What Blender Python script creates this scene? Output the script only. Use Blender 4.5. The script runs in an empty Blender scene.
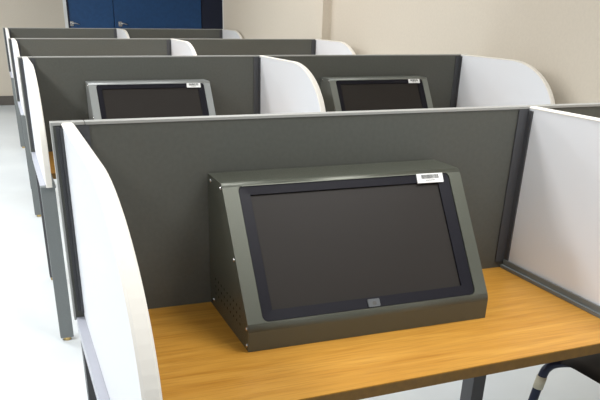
import bpy, bmesh, math, random
from mathutils import Vector, Matrix
random.seed(4)
C = bpy.context.scene.collection

# ------------------------------------------------------------------ materials
def srgb(r, g, b):
    f = lambda c: (c/255/12.92) if c/255 <= .04045 else ((c/255+.055)/1.055)**2.4
    return (f(r), f(g), f(b), 1)

def mat(name, col, rough=.5, metal=0, spec=.5, noise=0, nscale=200, bump=0, bscale=400, col2=None):
    m = bpy.data.materials.new(name); m.use_nodes = True
    nt = m.node_tree; b = nt.nodes['Principled BSDF']
    b.inputs['Base Color'].default_value = col
    b.inputs['Roughness'].default_value = rough
    b.inputs['Metallic'].default_value = metal
    b.inputs['Specular IOR Level'].default_value = spec
    tc = nt.nodes.new('ShaderNodeTexCoord')
    if noise or col2:
        n = nt.nodes.new('ShaderNodeTexNoise'); n.inputs['Scale'].default_value = nscale
        n.inputs['Detail'].default_value = 4
        nt.links.new(tc.outputs['Object'], n.inputs['Vector'])
        r = nt.nodes.new('ShaderNodeValToRGB')
        c2 = col2 or tuple(min(1, c*(1+noise)) for c in col[:3])+(1,)
        c1 = col if col2 else tuple(c*(1-noise) for c in col[:3])+(1,)
        r.color_ramp.elements[0].position = .35; r.color_ramp.elements[1].position = .65
        r.color_ramp.elements[0].color = c1; r.color_ramp.elements[1].color = c2
        nt.links.new(n.outputs['Fac'], r.inputs['Fac'])
        nt.links.new(r.outputs['Color'], b.inputs['Base Color'])
    if bump:
        n2 = nt.nodes.new('ShaderNodeTexNoise'); n2.inputs['Scale'].default_value = bscale
        nt.links.new(tc.outputs['Object'], n2.inputs['Vector'])
        bp = nt.nodes.new('ShaderNodeBump'); bp.inputs['Strength'].default_value = bump
        bp.inputs['Distance'].default_value = .002
        nt.links.new(n2.outputs['Fac'], bp.inputs['Height'])
        nt.links.new(bp.outputs['Normal'], b.inputs['Normal'])
    return m

def wood_mat(name, dark=1.0):
    m = bpy.data.materials.new(name); m.use_nodes = True
    nt = m.node_tree; b = nt.nodes['Principled BSDF']
    tc = nt.nodes.new('ShaderNodeTexCoord')
    mp = nt.nodes.new('ShaderNodeMapping'); mp.inputs['Scale'].default_value = (1.1, 11, 11)
    nt.links.new(tc.outputs['Object'], mp.inputs['Vector'])
    n = nt.nodes.new('ShaderNodeTexNoise'); n.inputs['Scale'].default_value = 2.2
    n.inputs['Detail'].default_value = 6; n.inputs['Distortion'].default_value = .7
    nt.links.new(mp.outputs['Vector'], n.inputs['Vector'])
    mp2 = nt.nodes.new('ShaderNodeMapping'); mp2.inputs['Scale'].default_value = (5, 120, 120)
    nt.links.new(tc.outputs['Object'], mp2.inputs['Vector'])
    n2 = nt.nodes.new('ShaderNodeTexNoise'); n2.inputs['Scale'].default_value = 1.5
    n2.inputs['Detail'].default_value = 3
    nt.links.new(mp2.outputs['Vector'], n2.inputs['Vector'])
    r = nt.nodes.new('ShaderNodeValToRGB')
    r.color_ramp.elements[0].position = .3; r.color_ramp.elements[1].position = .72
    k = dark
    a = srgb(180*k, 125*k, 42*k); c = srgb(202*k, 150*k, 64*k)
    r.color_ramp.elements[0].color = a; r.color_ramp.elements[1].color = c
    nt.links.new(n.outputs['Fac'], r.inputs['Fac'])
    r2 = nt.nodes.new('ShaderNodeValToRGB')
    r2.color_ramp.elements[0].position = .35; r2.color_ramp.elements[1].position = .55
    r2.color_ramp.elements[0].color = (.84, .80, .72, 1); r2.color_ramp.elements[1].color = (1, 1, 1, 1)
    nt.links.new(n2.outputs['Fac'], r2.inputs['Fac'])
    mx = nt.nodes.new('ShaderNodeMix'); mx.data_type = 'RGBA'; mx.blend_type = 'MULTIPLY'
    mx.inputs['Factor'].default_value = 1
    nt.links.new(r.outputs['Color'], mx.inputs[6]); nt.links.new(r2.outputs['Color'], mx.inputs[7])
    nt.links.new(mx.outputs[2], b.inputs['Base Color'])
    b.inputs['Roughness'].default_value = .38
    return m

M = dict(
    panel=mat('charcoal_laminate', srgb(84, 85, 79), .55, noise=.05, nscale=90),
    trim=mat('light_grey_trim', srgb(158, 158, 154), .5),
    steel=mat('grey_painted_steel', srgb(112, 117, 117), .45, noise=.03),
    bracket=mat('dark_grey_bracket', srgb(70, 71, 74), .5),
    white=mat('white_laminate', srgb(232, 234, 238), .4),
    whedge=mat('white_edge_band', srgb(236, 231, 222), .5),
    rail=mat('pale_grey_rail', srgb(178, 180, 190), .35),
    wood=wood_mat('oak_laminate'),
    wedge=mat('shaded_brown_edge_band', srgb(108, 76, 10), .5, noise=.1, nscale=60),  # darker brown puts the shade on the desk's front edge into the colour
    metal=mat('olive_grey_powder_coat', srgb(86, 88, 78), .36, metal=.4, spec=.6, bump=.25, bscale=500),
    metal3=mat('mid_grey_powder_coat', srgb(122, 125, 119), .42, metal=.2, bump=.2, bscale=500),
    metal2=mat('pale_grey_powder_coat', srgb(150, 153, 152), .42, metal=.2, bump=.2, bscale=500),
    screw=mat('chrome_screw', srgb(215, 215, 215), .2, metal=1),
    bezel=mat('black_blue_plastic', srgb(19, 18, 27), .45, spec=.2),
    screen=mat('matte_dark_screen', srgb(42, 38, 35), .5, spec=.2),
    hole=mat('dark_hole', srgb(14, 13, 12), .9),
    label=mat('white_paper_label', srgb(240, 240, 238), .6),
    ink=mat('grey_print', srgb(92, 92, 88), .7),
    badge=mat('silver_badge', srgb(112, 115, 118), .35, metal=.6),
    wall=mat('cream_painted_wall', srgb(208, 198, 182), .7, noise=.02, nscale=60, bump=.3, bscale=250),
    base=mat('taupe_baseboard', srgb(92, 86, 80), .6),
    ceil=mat('white_ceiling', srgb(235, 235, 230), .8),
    floor=mat('white_vinyl_floor', srgb(204, 210, 214), .28, col2=srgb(213, 219, 222), nscale=1.6),
    blue=mat('blue_painted_door', srgb(26, 76, 126), .45, noise=.06, nscale=25),
    navy=mat('shade_navy', srgb(20, 26, 52), .5, noise=.05, nscale=25),  # dark tone for shade on the door and in its gaps
    frame=mat('white_door_frame', srgb(232, 232, 230), .5),
    chblack=mat('black_plastic_shell', srgb(20, 19, 21), .6, spec=.12),
    chnavy=mat('navy_steel_tube', srgb(18, 28, 52), .3, metal=.3),
    beige=mat('beige_plastic_sleeve', srgb(190, 186, 165), .5),
    brass=mat('brass_glide', srgb(190, 165, 110), .35, metal=.8),
    rubber=mat('black_rubber', srgb(20, 20, 20), .8),
)

# ------------------------------------------------------------------ mesh helpers
def add_box(bm, x0, x1, y0, y1, z0, z1):
    vs = [bm.verts.new((x, y, z)) for x in (x0, x1) for y in (y0, y1) for z in (z0, z1)]
    for f in ((0,1,3,2), (4,6,7,5), (0,4,5,1), (2,3,7,6), (0,2,6,4), (1,5,7,3)):
        bm.faces.new([vs[i] for i in f])
    return vs

def add_prism(bm, prof, axis, a, b):
    """prof: list of 2-D points, extruded along axis from a to b."""
    def P(u, v, w):
        return {'x': (w, u, v), 'y': (u, w, v), 'z': (u, v, w)}[axis]
    A = [bm.verts.new(P(u, v, a)) for u, v in prof]; B = [bm.verts.new(P(u, v, b)) for u, v in prof]
    bm.faces.new(A); bm.faces.new(B[::-1]); n = len(prof); out = []
    for i in range(n):
        out.append(bm.faces.new((A[i], B[i], B[(i+1) % n], A[(i+1) % n])))
    return out

def add_tube(bm, pts, r, seg=12, cap=True):
    pts = [Vector(p) for p in pts]; rings = []
    up = Vector((0, 0, 1))
    for i, p in enumerate(pts):
        t = (pts[min(i+1, len(pts)-1)] - pts[max(i-1, 0)]).normalized()
        if i == 0:
            n = t.cross(up if abs(t.z) < .9 else Vector((1, 0, 0))).normalized()
        else:
            n = (n - t*n.dot(t)).normalized()
        bn = t.cross(n)
        rings.append([bm.verts.new(p + (n*math.cos(2*math.pi*k/seg) + bn*math.sin(2*math.pi*k/seg))*r) for k in range(seg)])
    for a, b in zip(rings, rings[1:]):
        for k in range(seg):
            f = bm.faces.new((a[k], a[(k+1) % seg], b[(k+1) % seg], b[k])); f.smooth = True
    if cap:
        bm.faces.new(rings[0][::-1]); bm.faces.new(rings[-1])

def smooth_path(pts, n=6):
    pts = [Vector(p) for p in pts]; out = []
    P = [pts[0]] + pts + [pts[-1]]
    for i in range(1, len(P)-2):
        for k in range(n):
            t = k/n
            a, b, c, d = P[i-1], P[i], P[i+1], P[i+2]
            out.append(.5*((2*b) + (-a+c)*t + (2*a-5*b+4*c-d)*t*t + (-a+3*b-3*c+d)*t**3))
    out.append(pts[-1]); return out

def obj(name, bm, m, parent=None, bevel=0, seg=2):
    bmesh.ops.recalc_face_normals(bm, faces=bm.faces[:])
    me = bpy.data.meshes.new(name); bm.to_mesh(me); bm.free()
    o = bpy.data.objects.new(name, me); C.objects.link(o)
    if isinstance(m, str): m = M[m]
    me.materials.append(m)
    if parent: o.parent = parent
    if bevel:
        b = o.modifiers.new('bevel', 'BEVEL'); b.width = bevel; b.segments = seg; b.limit_method = 'ANGLE'
    return o

def boxobj(name, dims, m, parent=None, bevel=0):
    bm = bmesh.new(); add_box(bm, *dims); return obj(name, bm, m, parent, bevel)

def thing(name, label, cat, loc=(0, 0, 0), group=None):
    o = bpy.data.objects.new(name, None); C.objects.link(o); o.location = loc
    o.empty_display_size = .1
    o['label'] = label; o['category'] = cat
    if group: o['group'] = group
    return o

def copy_tree(o, parent=None):
    c = o.copy(); C.objects.link(c)
    if parent: c.parent = parent
    for ch in [k for k in C.objects if k.parent == o]:
        copy_tree(ch, c)
    return c

def struct(o):
    o['kind'] = 'structure'; return o

# ------------------------------------------------------------------ dimensions (metres)
H = 1.216; W = 1.305; W2 = 2.646; ZD = .74; PITCH = 2.346
ROWS = [0, PITCH+.03, 4.73, 7.80]
TH = .027                                     # divider thickness

# ------------------------------------------------------------------ study carrel row
def divider_profile():
    pts = [(0, .745), (0, H-.003), (-.50, H-.003)]
    cy, cz, ry, rz = -.50, .93, .420, H-.003-.93
    for k in range(1, 25):
        a = math.pi/2*k/24
        pts.append((cy - ry*math.sin(a), cz + rz*math.cos(a)))
    pts += [(-.915, .84), (-.895, .745)]
    return pts

def make_row():
    t = thing('study_carrel', '', 'study carrel')
    L = W2 + TH + .022
    # back panel with an overhanging light trim on its top and both ends
    p = boxobj('back_panel', (.0045, L-.006, 0, .028, .735, H-.006), 'panel', t)
    bm = bmesh.new()
    add_box(bm, 0, .075, -.002, .030, H-.006, H)
    add_box(bm, .077, L, -.002, .030, H-.006, H)
    add_box(bm, 0, .0045, -.002, .030, .735, H-.006)
    add_box(bm, L-.006, L, -.002, .030, .735, H-.006)
    obj('edge_trim', bm, 'trim', p)
    prof = divider_profile()
    for x in (.0235, W, W2):
        bm = bmesh.new(); add_prism(bm, prof, 'x', x+.0015, x+TH-.0015)
        d = obj('side_divider', bm, 'white', t)
        # rounded edge band following the outline
        bm = bmesh.new()
        o2 = prof[1:]; n = len(o2)
        rings = []
        for i, (y, z) in enumerate(o2):
            a = o2[max(i-1, 0)]; b = o2[min(i+1, n-1)]
            ty, tz = b[0]-a[0], b[1]-a[1]; l = math.hypot(ty, tz); ty /= l; tz /= l
            ny, nz = tz, -ty                # outward normal for this winding
            if nz < 0 and i < 3: ny, nz = -ny, -nz
            q = [(x, -.002), (x, .0005), (x+.004, .003), (x+TH-.004, .003), (x+TH, .0005), (x+TH, -.002)]
            rings.append([bm.verts.new((xx, y+ny*e, z+nz*e)) for xx, e in q])
        for r0, r1 in zip(rings, rings[1:]):
            for k in range(5):
                bm.faces.new((r0[k], r0[k+1], r1[k+1], r1[k]))
        obj('edge_band', bm, 'whedge', d)
        # angle brackets in the corner with the back panel
        for side in (-1, 1):
            if x < .1 and side < 0: wd = .013
            elif x > 2 and side > 0: wd = .012
            else: wd = .034
            xa = x if side < 0 else x+TH
            bm = bmesh.new()
            xs = sorted((xa, xa+side*wd)); add_box(bm, xs[0], xs[1], -.005, -.0005, .76, H-.008)
            xs = sorted((xa-side*.0008, xa+side*.004)); add_box(bm, xs[0], xs[1], -.022, -.005, .76, H-.010)
            obj('corner_bracket', bm, 'bracket', d)
        # foot channel along the bottom edge
        if x > .1:
            bm = bmesh.new()
            add_box(bm, x-.006, x, -.90, -.006, .741, .766)
            add_box(bm, x-.014, x-.006, -.90, -.006, .741, .750)
            obj('base_channel', bm, 'steel', d)
        if x < 2:
            bm = bmesh.new()
            add_box(bm, x+TH, x+TH+.006, -.90, -.006, .741, .766)
            add_box(bm, x+TH+.006, x+TH+.014, -.90, -.006, .741, .750)
            obj('base_channel', bm, 'steel', d)
    # desktops
    for xa, xb in ((.052, W-.001), (W+TH+.001, W2-.001)):
        yl, yr = -.578, -.548
        bm = bmesh.new()
        add_prism(bm, [(xa, yl), (xb, yr), (xb, -.001), (xa, -.001)], 'z', ZD-.026, ZD)
        dk = obj('desktop', bm, 'wood', t)
        bm = bmesh.new()
        add_prism(bm, [(xa, yl-.0025), (xb, yr-.0025), (xb, yr), (xa, yl)], 'z', ZD-.027, ZD-.0015)
        obj('front_edge_band', bm, 'wedge', dk)
    # steel frame under the top: rails beneath each divider and one along the back
    for x0, x1 in ((0.005, .050), (W-.004, W+.034), (W2-.004, W2+TH+.022)):
        boxobj('side_rail', (x0, x1, -.834, -.003, .706, .742 if x0 == 0.005 else .7405), 'rail', t)
    boxobj('back_rail', (.06, L-.06, .002, .026, .690, .734), 'steel', t)
    # legs
    for k, (x0, x1) in enumerate(((0, .062), (W-.020, W+.042), (L-.062, L))):
        bm = bmesh.new(); add_box(bm, x0, x1, -.868, -.834, .014, .7415 if k == 0 else .7400)
        lg = obj('leg', bm, 'steel', t, .002)
        bm = bmesh.new(); xc = (x0+x1)/2
        add_tube(bm, [(xc, -.851, 0), (xc, -.851, .0145)], .019, 14)
        obj('levelling_foot', bm, 'brass', lg)
    for k, (x0, x1) in enumerate(((.012, .050), (W-.040, W+.010), (L-.050, L-.012))):
        bm = bmesh.new(); add_box(bm, x0, x1, .0, .060, .022, .7055 if k != 1 else .69)
        lg = obj('leg', bm, 'bracket', t, .002)
        bm = bmesh.new(); xc = (x0+x1)/2
        add_tube(bm, [(xc, .03, 0), (xc, .03, .010)], .015, 14); add_tube(bm, [(xc, .03, .010), (xc, .03, .023)], .006, 8)
        obj('levelling_foot', bm, 'brass', lg)
    return t

row = make_row()
rows = [row] + [copy_tree(row) for _ in range(3)]
RL = ['front row of dark grey study carrels with white dividers and oak desktop, nearest the camera',
      'second row of grey study carrels, holding two angled screens, directly behind the front row',
      'third row of grey study carrels, just behind the row holding two screens',
      'farthest row of grey study carrels, in front of the blue doors']
for r, y, l in zip(rows, ROWS, RL):
    r.location = (.002*y, y, 0); r['label'] = l; r['group'] = 'parallel rows of study carrels'

# ------------------------------------------------------------------ screen in a sloping steel housing
BW, B0, B1, B2, BH, BL = .648, -.007, -.331, -.130, .345, .058

def rrect(u0, u1, v0, v1, r, n=5):
    out = []
    for cx, cy, a0 in ((u1-r, v1-r, 0), (u0+r, v1-r, 90), (u0+r, v0+r, 180), (u1-r, v0+r, 270)):
        for k in range(n+1):
            a = math.radians(a0+90*k/n); out.append((cx+r*math.cos(a), cy+r*math.sin(a)))
    return out

SL = math.hypot(B2-B1, BH-BL)                                  # slope length
eu = Vector((1, 0, 0)); ev = Vector((0, (B2-B1)/SL, (BH-BL)/SL)); en = eu.cross(ev)   # en points toward the sitter
if en.y > 0: en = -en
O = Vector((0, B1, BL))
def face_pt(u, v, n=0): return O + eu*u + ev*v + en*n

def make_housing(m):
    t = thing('enclosed_monitor', '', 'monitor')
    bm = bmesh.new()
    r = .010
    # side outline with softly bent corners: bottom back, top back, bend, slope, crease, bottom front
    corner = [(B0, 0), (B0, BH), (B2, BH), (B1, BL), (B1, 0)]
    prof = []; marks = []
    for i, (y, z) in enumerate(corner):
        if i in (2, 3):
            a = Vector(corner[i-1]); c = Vector(corner[i+1]); b = Vector((y, z))
            d1 = (a-b).normalized(); d2 = (c-b).normalized()
            p1, p2 = b+d1*r, b+d2*r
            s = len(prof)
            for k in range(6):
                tt = k/5; q = p1*(1-tt)**2 + b*2*tt*(1-tt) + p2*tt*tt; prof.append((q.x, q.y))
            marks.append((s, s+5))
        else: prof.append((y, z))
    A = [bm.verts.new((0, y, z)) for y, z in prof]; B = [bm.verts.new((BW, y, z)) for y, z in prof]
    bm.faces.new(A); bm.faces.new(B[::-1]); n = len(prof)
    slope_i = marks[0][1]
    for i in range(n):
        if i == slope_i: continue
        f = bm.faces.new((A[i], B[i], B[(i+1) % n], A[(i+1) % n]))
        if marks[0][0] <= i < marks[0][1] or marks[1][0] <= i < marks[1][1]: f.smooth = True
    # sloping face with the rounded opening and its inner lip
    hole = rrect(.038, .613, .033*SL, .978*SL, .015)
    hv = [bm.verts.new(face_pt(u, v)) for u, v in hole]
    hb = [bm.verts.new(face_pt(u, v, -.014)) for u, v in hole]
    oe = [bm.edges.get((A[slope_i], A[slope_i+1])), bm.edges.get((B[slope_i], B[slope_i+1])),
          bm.edges.get((A[slope_i], B[slope_i])), bm.edges.get((A[slope_i+1], B[slope_i+1]))]
    he = [bm.edges.new((hv[i], hv[(i+1) % len(hv)])) for i in range(len(hv))]
    bmesh.ops.triangle_fill(bm, edges=oe+he, use_beauty=True, use_dissolve=False)
    for i in range(len(hv)):
        j = (i+1) % len(hv); bm.faces.new((hv[i], hv[j], hb[j], hb[i]))
    bm.faces.new(hb)
    h = obj('steel_housing', bm, m, t)
    # screws near the edges of both side plates
    for x in (0, BW):
        s = -1 if x == 0 else 1
        for y, z in ((B0-.030, BH-.012), (B2+.006, BH-.012), (-.225, .190), (B1+.012, BL-.004), (B1+.012, .012), (B0-.03, .02)):
            bm = bmesh.new()
            add_tube(bm, [(x, y, z), (x+s*.0015, y, z)], .0055, 12)
            add_tube(bm, [(x+s*.0015, y, z), (x+s*.0028, y, z)], .0040, 12)
            obj('screw', bm, 'screw', h)
    # rows of small punched vent holes on both sides
    for x, s in ((-.0006, -1), (BW+.0006, 1)):
        bm = bmesh.new()
        for i in range(9):
            for j in range(3):
                y, z = -.06-.026*i, .045+.020*j
                if z > BL + (y-B1)*1.3: continue
                ring = [bm.verts.new((x, y+.0035*math.cos(k*math.pi/4), z+.0035*math.sin(k*math.pi/4))) for k in range(8)]
                bm.faces.new(ring)
        obj('vent_hole_pattern', bm, 'hole', h)
    # monitor front frame: rounded slab with a stepped opening
    bm = bmesh.new()
    oc = rrect(.0395, .6115, .033*SL+.0015, .978*SL-.0015, .014)
    ic = rrect(.066, .579, .110*SL, .912*SL, .002)
    nn = len(oc)
    lv = [[bm.verts.new(face_pt(u, v, q)) for u, v in c] for c, q in ((oc, -.0125), (oc, -.002), (ic, -.0035), (ic, -.0115))]
    for a, b in zip(lv, lv[1:]):
        for i in range(nn):
            j = (i+1) % nn; bm.faces.new((a[i], a[j], b[j], b[i]))
    bz = obj('monitor_bezel', bm, 'bezel', t)
    bm = bmesh.new()
    vs = [bm.verts.new(face_pt(u, v, -.0075)) for u, v in rrect(.0655, .5795, .1085*SL, .9135*SL, .002)]
    bm.faces.new(vs); obj('screen', bm, 'screen', bz)
    # small badge at the bottom centre and the asset label at the top right
    bm = bmesh.new()
    a = rrect(.309, .341, .040*SL, .096*SL, .003)
    q = [bm.verts.new(face_pt(u, v, .0003)) for u, v in a]; w = [bm.verts.new(face_pt(u, v, -.003)) for u, v in a]
    bm.faces.new(q)
    for i in range(len(a)): j = (i+1) % len(a); bm.faces.new((q[i], q[j], w[j], w[i]))
    bd = obj('front_badge', bm, 'badge', bz)
    bm = bmesh.new()
    bm.faces.new([bm.verts.new(face_pt(u, v, .0008)) for u, v in rrect(.321, .331, .052*SL, .078*SL, .003)])
    obj('badge_mark', bm, 'ink', bz)
    bm = bmesh.new()
    a = [(.517, .905*SL), (.593, .903*SL), (.594, .973*SL), (.518, .975*SL)]
    q = [bm.verts.new(face_pt(u, v, .0006)) for u, v in a]; w = [bm.verts.new(face_pt(u, v, -.0025)) for u, v in a]
    bm.faces.new(q)
    for i in range(4): j = (i+1) % 4; bm.faces.new((q[i], q[j], w[j], w[i]))
    lb = obj('barcode_label', bm, 'label', t); lb['label'] = 'white barcode label'
    bm = bmesh.new(); u = .530; rr = random.Random(3)
    while u < .580:
        wd = rr.choice((.0006, .001, .0016))
        bm.faces.new([bm.verts.new(face_pt(a_, b_, .0010)) for a_, b_ in ((u, .934*SL), (u+wd, .934*SL), (u+wd, .966*SL), (u, .966*SL))])
        u += wd + rr.choice((.0005, .0008))
    obj('barcode_bars', bm, 'ink', lb)
    bm = bmesh.new(); u = .542
    for k in range(9):
        bm.faces.new([bm.verts.new(face_pt(a_, b_, .0010)) for a_, b_ in ((u, .918*SL), (u+.0017, .918*SL), (u+.0017, .926*SL), (u, .926*SL))])
        u += .003
    obj('barcode_digits', bm, 'ink', lb)
    return t

m1 = make_housing('metal')
m1['label'] = 'large angled monitor in an olive grey steel housing on the front desk'
m1.location = (.3586, 0, ZD+.0005)
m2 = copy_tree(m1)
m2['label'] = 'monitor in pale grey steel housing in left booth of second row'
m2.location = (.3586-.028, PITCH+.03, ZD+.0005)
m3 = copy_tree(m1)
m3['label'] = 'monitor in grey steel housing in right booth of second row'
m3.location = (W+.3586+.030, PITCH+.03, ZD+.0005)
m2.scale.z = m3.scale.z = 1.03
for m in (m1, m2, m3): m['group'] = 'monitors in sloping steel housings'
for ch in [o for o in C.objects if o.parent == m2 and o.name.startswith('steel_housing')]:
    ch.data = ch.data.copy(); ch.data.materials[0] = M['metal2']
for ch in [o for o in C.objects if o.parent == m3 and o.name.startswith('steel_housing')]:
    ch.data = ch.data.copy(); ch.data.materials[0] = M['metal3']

# ------------------------------------------------------------------ chair tucked under the right-hand front desk
def make_chair():
    t = thing('student_chair', 'black plastic chair with navy tube legs under the front desk, bottom right', 'chair', (1.700, -.285, 0))
    # one shell for seat and another for the back, local: +y toward the desk
    def shell(fn, nu, nv, th, name):
        bm = bmesh.new(); g = [[bm.verts.new(fn(i/nu, j/nv)) for j in range(nv+1)] for i in range(nu+1)]
        for i in range(nu):
            for j in range(nv):
                f = bm.faces.new((g[i][j], g[i+1][j], g[i+1][j+1], g[i][j+1])); f.smooth = True
        o = obj(name, bm, 'chblack', t)
        s = o.modifiers.new('solid', 'SOLIDIFY'); s.thickness = th; s.offset = -1
        b = o.modifiers.new('sub', 'SUBSURF'); b.levels = 1; b.render_levels = 2
        return o
    def seat(a, b):
        x = (a-.5); y = (b-.5)
        wd = .43*(1-.10*(1-b)) * (1 - .35*max(0, abs(y)*2-.75)**1.5*1.4)
        z = .455 - .018*(1-(2*x)**2)*(1-(2*y)**2) - .035*max(0, (b-.72)/.28)**2 - .012*max(0, abs(2*x)-.85)/.15
        return (x*wd, y*.42, z)
    def back(a, b):
        x = (a-.5); z = .53+.32*b
        wd = .42*(1-.25*max(0, b-.7)/.3*max(0, b-.7)/.3)
        y = -.235 - .07*b + .06*(2*x)**2*.8
        return (x*wd, y, z)
    shell(seat, 12, 12, .006, 'seat')
    shell(back, 12, 8, .006, 'backrest')
    for s in (-1, 1):
        bm = bmesh.new()
        add_tube(bm, smooth_path([(s*.12, .15, .418), (s*.19, .165, .424), (s*.232, .172, .415), (s*.255, .174, .37), (s*.285, .180, .18), (s*.315, .185, .012)], 6), .0150, 14)
        lg = obj('leg', bm, 'chnavy', t)
        bm = bmesh.new(); add_tube(bm, [(s*.2525, .1738, .382), (s*.2595, .1750, .338)], .0170, 14); obj('sleeve', bm, 'beige', lg)
        bm = bmesh.new(); add_tube(bm, [(s*.3145, .185, .016), (s*.3165, .1853, 0)], .0170, 14); obj('foot_cap', bm, 'rubber', lg)
        bm = bmesh.new()
        add_tube(bm, smooth_path([(s*.12, -.08, .430), (s*.175, -.14, .425), (s*.20, -.175, .38), (s*.215, -.21, .2), (s*.23, -.25, .012)], 6), .0125, 14)
        lg = obj('leg', bm, 'chnavy', t)
        bm = bmesh.new(); add_tube(bm, [(s*.2295, -.249, .016), (s*.2310, -.2525, 0)], .0145, 14); obj('foot_cap', bm, 'rubber', lg)
        bm = bmesh.new()
        add_tube(bm, smooth_path([(s*.12, .15, .418), (s*.135, .0, .424), (s*.15, -.17, .436), (s*.155, -.225, .475), (s*.155, -.250, .56), (s*.15, -.272, .66)], 6), .011, 12)
        obj('back_support', bm, 'chnavy', t)
    bm = bmesh.new(); add_tube(bm, [(-.12, .15, .418), (.12, .15, .418)], .011, 12); add_tube(bm, [(-.12, -.08, .430), (.12, -.08, .430)], .011, 12)
    obj('cross_bar', bm, 'chnavy', t)
    return t
make_chair()

# ------------------------------------------------------------------ the room
def structbox(name, dims, m): return struct(boxobj(name, dims, m))
YB = 11.0; XN = 2.80; XF = 2.715; CE = 2.75; XL = -4.0; YF = -4.5
structbox('floor', (XL, 6.6, YF, YB+.1, -.1, 0), 'floor')
structbox('ceiling', (XL, 6.6, YF, YB+.1, CE, CE+.1), 'ceil')
# right wall in two depths: far part stands a little proud and ends at an open recess
bm = bmesh.new()
add_prism(bm, [(XN, YF), (XN, 4.72), (XF, 4.72), (XF, 7.90), (XN+.12, 7.90), (XN+.12, YF)], 'z', 0, CE)
struct(obj('wall_right', bm, 'wall'))
structbox('trim_1', (XF-.004, XN+.124, 7.901, 7.925, 0, CE), 'frame')
structbox('wall_far_right', (6.5, 6.6, 7.9, YB, 0, CE), 'wall')
DX0, DX1 = 1.045, 4.75
bm = bmesh.new()
add_box(bm, XL, DX0-.05, YB, YB+.1, 0, CE); add_box(bm, DX1+.05, 6.6, YB, YB+.1, 0, CE); add_box(bm, DX0-.05, DX1+.05, YB, YB+.1, 2.18, CE)
struct(obj('wall_back', bm, 'wall'))
structbox('baseboard_back', (XL, DX0-.06, YB-.015, YB-.0005, 0, .14), 'base')
bm = bmesh.new()
add_box(bm, XN-.012, XN-.0005, YF, 4.70, 0, .12); add_box(bm, XF-.012, XF-.0005, 4.73, 7.89, 0, .12)
struct(obj('baseboard_right', bm, 'base'))
# blue double door; the navy panel beside it stands for its shadowed portion
fr = bmesh.new()
add_box(fr, DX0-.05, DX0, YB-.02, YB+.08, 0, 2.18); add_box(fr, DX1, DX1+.05, YB-.02, YB+.08, 0, 2.18); add_box(fr, DX0, DX1, YB-.02, YB+.08, 2.13, 2.18)
d = struct(obj('door_1', fr, 'frame'))
for k, (a, b, m) in enumerate(((DX0+.03, 1.775, 'blue'), (1.785, 3.235, 'blue'), (3.25, DX1, 'navy'))):
    lf = boxobj('door_leaf' if k < 2 else 'shaded_panel', (a, b, YB+(.02 if k < 2 else .04), YB+.07, .01, 2.125), m, d, .004)
    if k < 2:
        hx = (1.10, 1.87)[k]; hz = 1.185
        bm = bmesh.new()
        add_box(bm, hx-.030, hx+.030, YB+.010, YB+.020, hz-.02, hz+.05)
        add_tube(bm, [(hx, YB+.012, hz+.02), (hx, YB-.045, hz+.02)], .011, 10)
        add_tube(bm, [(hx, YB-.045, hz+.02), (hx+.05, YB-.045, hz+.025), (hx+.115, YB-.042, hz+.005)], .011, 10)
        obj('lever_handle', bm, 'screw', lf)
structbox('dark_gap_strip', (DX0, DX0+.03, YB+.0, YB+.07, .01, 2.125), 'navy')  # dark strip in place of the shadowed gap at the left leaf
structbox('dark_gap_backing', (DX0, DX1, YB+.075, YB+.095, 0, 2.13), 'navy')  # added sheet behind the leaves that keeps their gaps dark

# ------------------------------------------------------------------ light
w = bpy.data.worlds.new('world'); bpy.context.scene.world = w; w.use_nodes = True
bg = w.node_tree.nodes['Background']; bg.inputs['Color'].default_value = (.93, .96, 1, 1); bg.inputs['Strength'].default_value = .58

def area(name, loc, size, size_y, energy, target=None, col=(1, 1, 1)):
    l = bpy.data.lights.new(name, 'AREA'); l.shape = 'RECTANGLE'; l.size = size; l.size_y = size_y; l.energy = energy; l.color = col
    o = bpy.data.objects.new(name, l); C.objects.link(o); o.location = loc
    if target is not None:
        o.rotation_euler = (Vector(target)-Vector(loc)).to_track_quat('-Z', 'Y').to_euler()
    return o
for y, e in ((-1.2, 20), (1.1, 54), (3.5, 60), (5.9, 50), (8.6, 46)):
    area('fluorescent_lamp', (-1.3, y, 2.70), .45, .6, e)
area('ceiling_lamp_right', (1.3, -.6, 2.70), 1.0, 1.2, 40)
area('ceiling_lamp_right', (1.4, 4.2, 2.70), 1.0, 4, 42)
area('window_light', (-3.8, 1.0, 1.7), 5.0, 1.6, 6, (1.0, 1.6, .9), (.95, .98, 1))

# ------------------------------------------------------------------ camera (fitted to the photograph)
cam = bpy.data.cameras.new('camera'); co = bpy.data.objects.new('camera', cam); C.objects.link(co)
bpy.context.scene.camera = co
F = 697.43; cam.sensor_fit = 'HORIZONTAL'; cam.sensor_width = 36; cam.lens = F/600*36
cam.shift_x = 22.6/600; cam.shift_y = 156.58/600
yaw, pitch, roll = .3606, -.4617, -.0166
fw = Vector((math.sin(yaw)*math.cos(pitch), math.cos(yaw)*math.cos(pitch), math.sin(pitch)))
rt = Vector((math.cos(yaw), -math.sin(yaw), 0)); up = rt.cross(fw)
cr, sr = math.cos(roll), math.sin(roll)
r2 = rt*cr - up*sr; u2 = rt*sr + up*cr
mw = Matrix((r2, u2, -fw)).transposed().to_4x4(); mw.translation = (-.09, -1.7099, 1.4516)
co.matrix_world = mw
cam.clip_start = .05

vs = bpy.context.scene.view_settings
vs.view_transform = 'Standard'; vs.look = 'None'; vs.exposure = .1; vs.gamma = 1
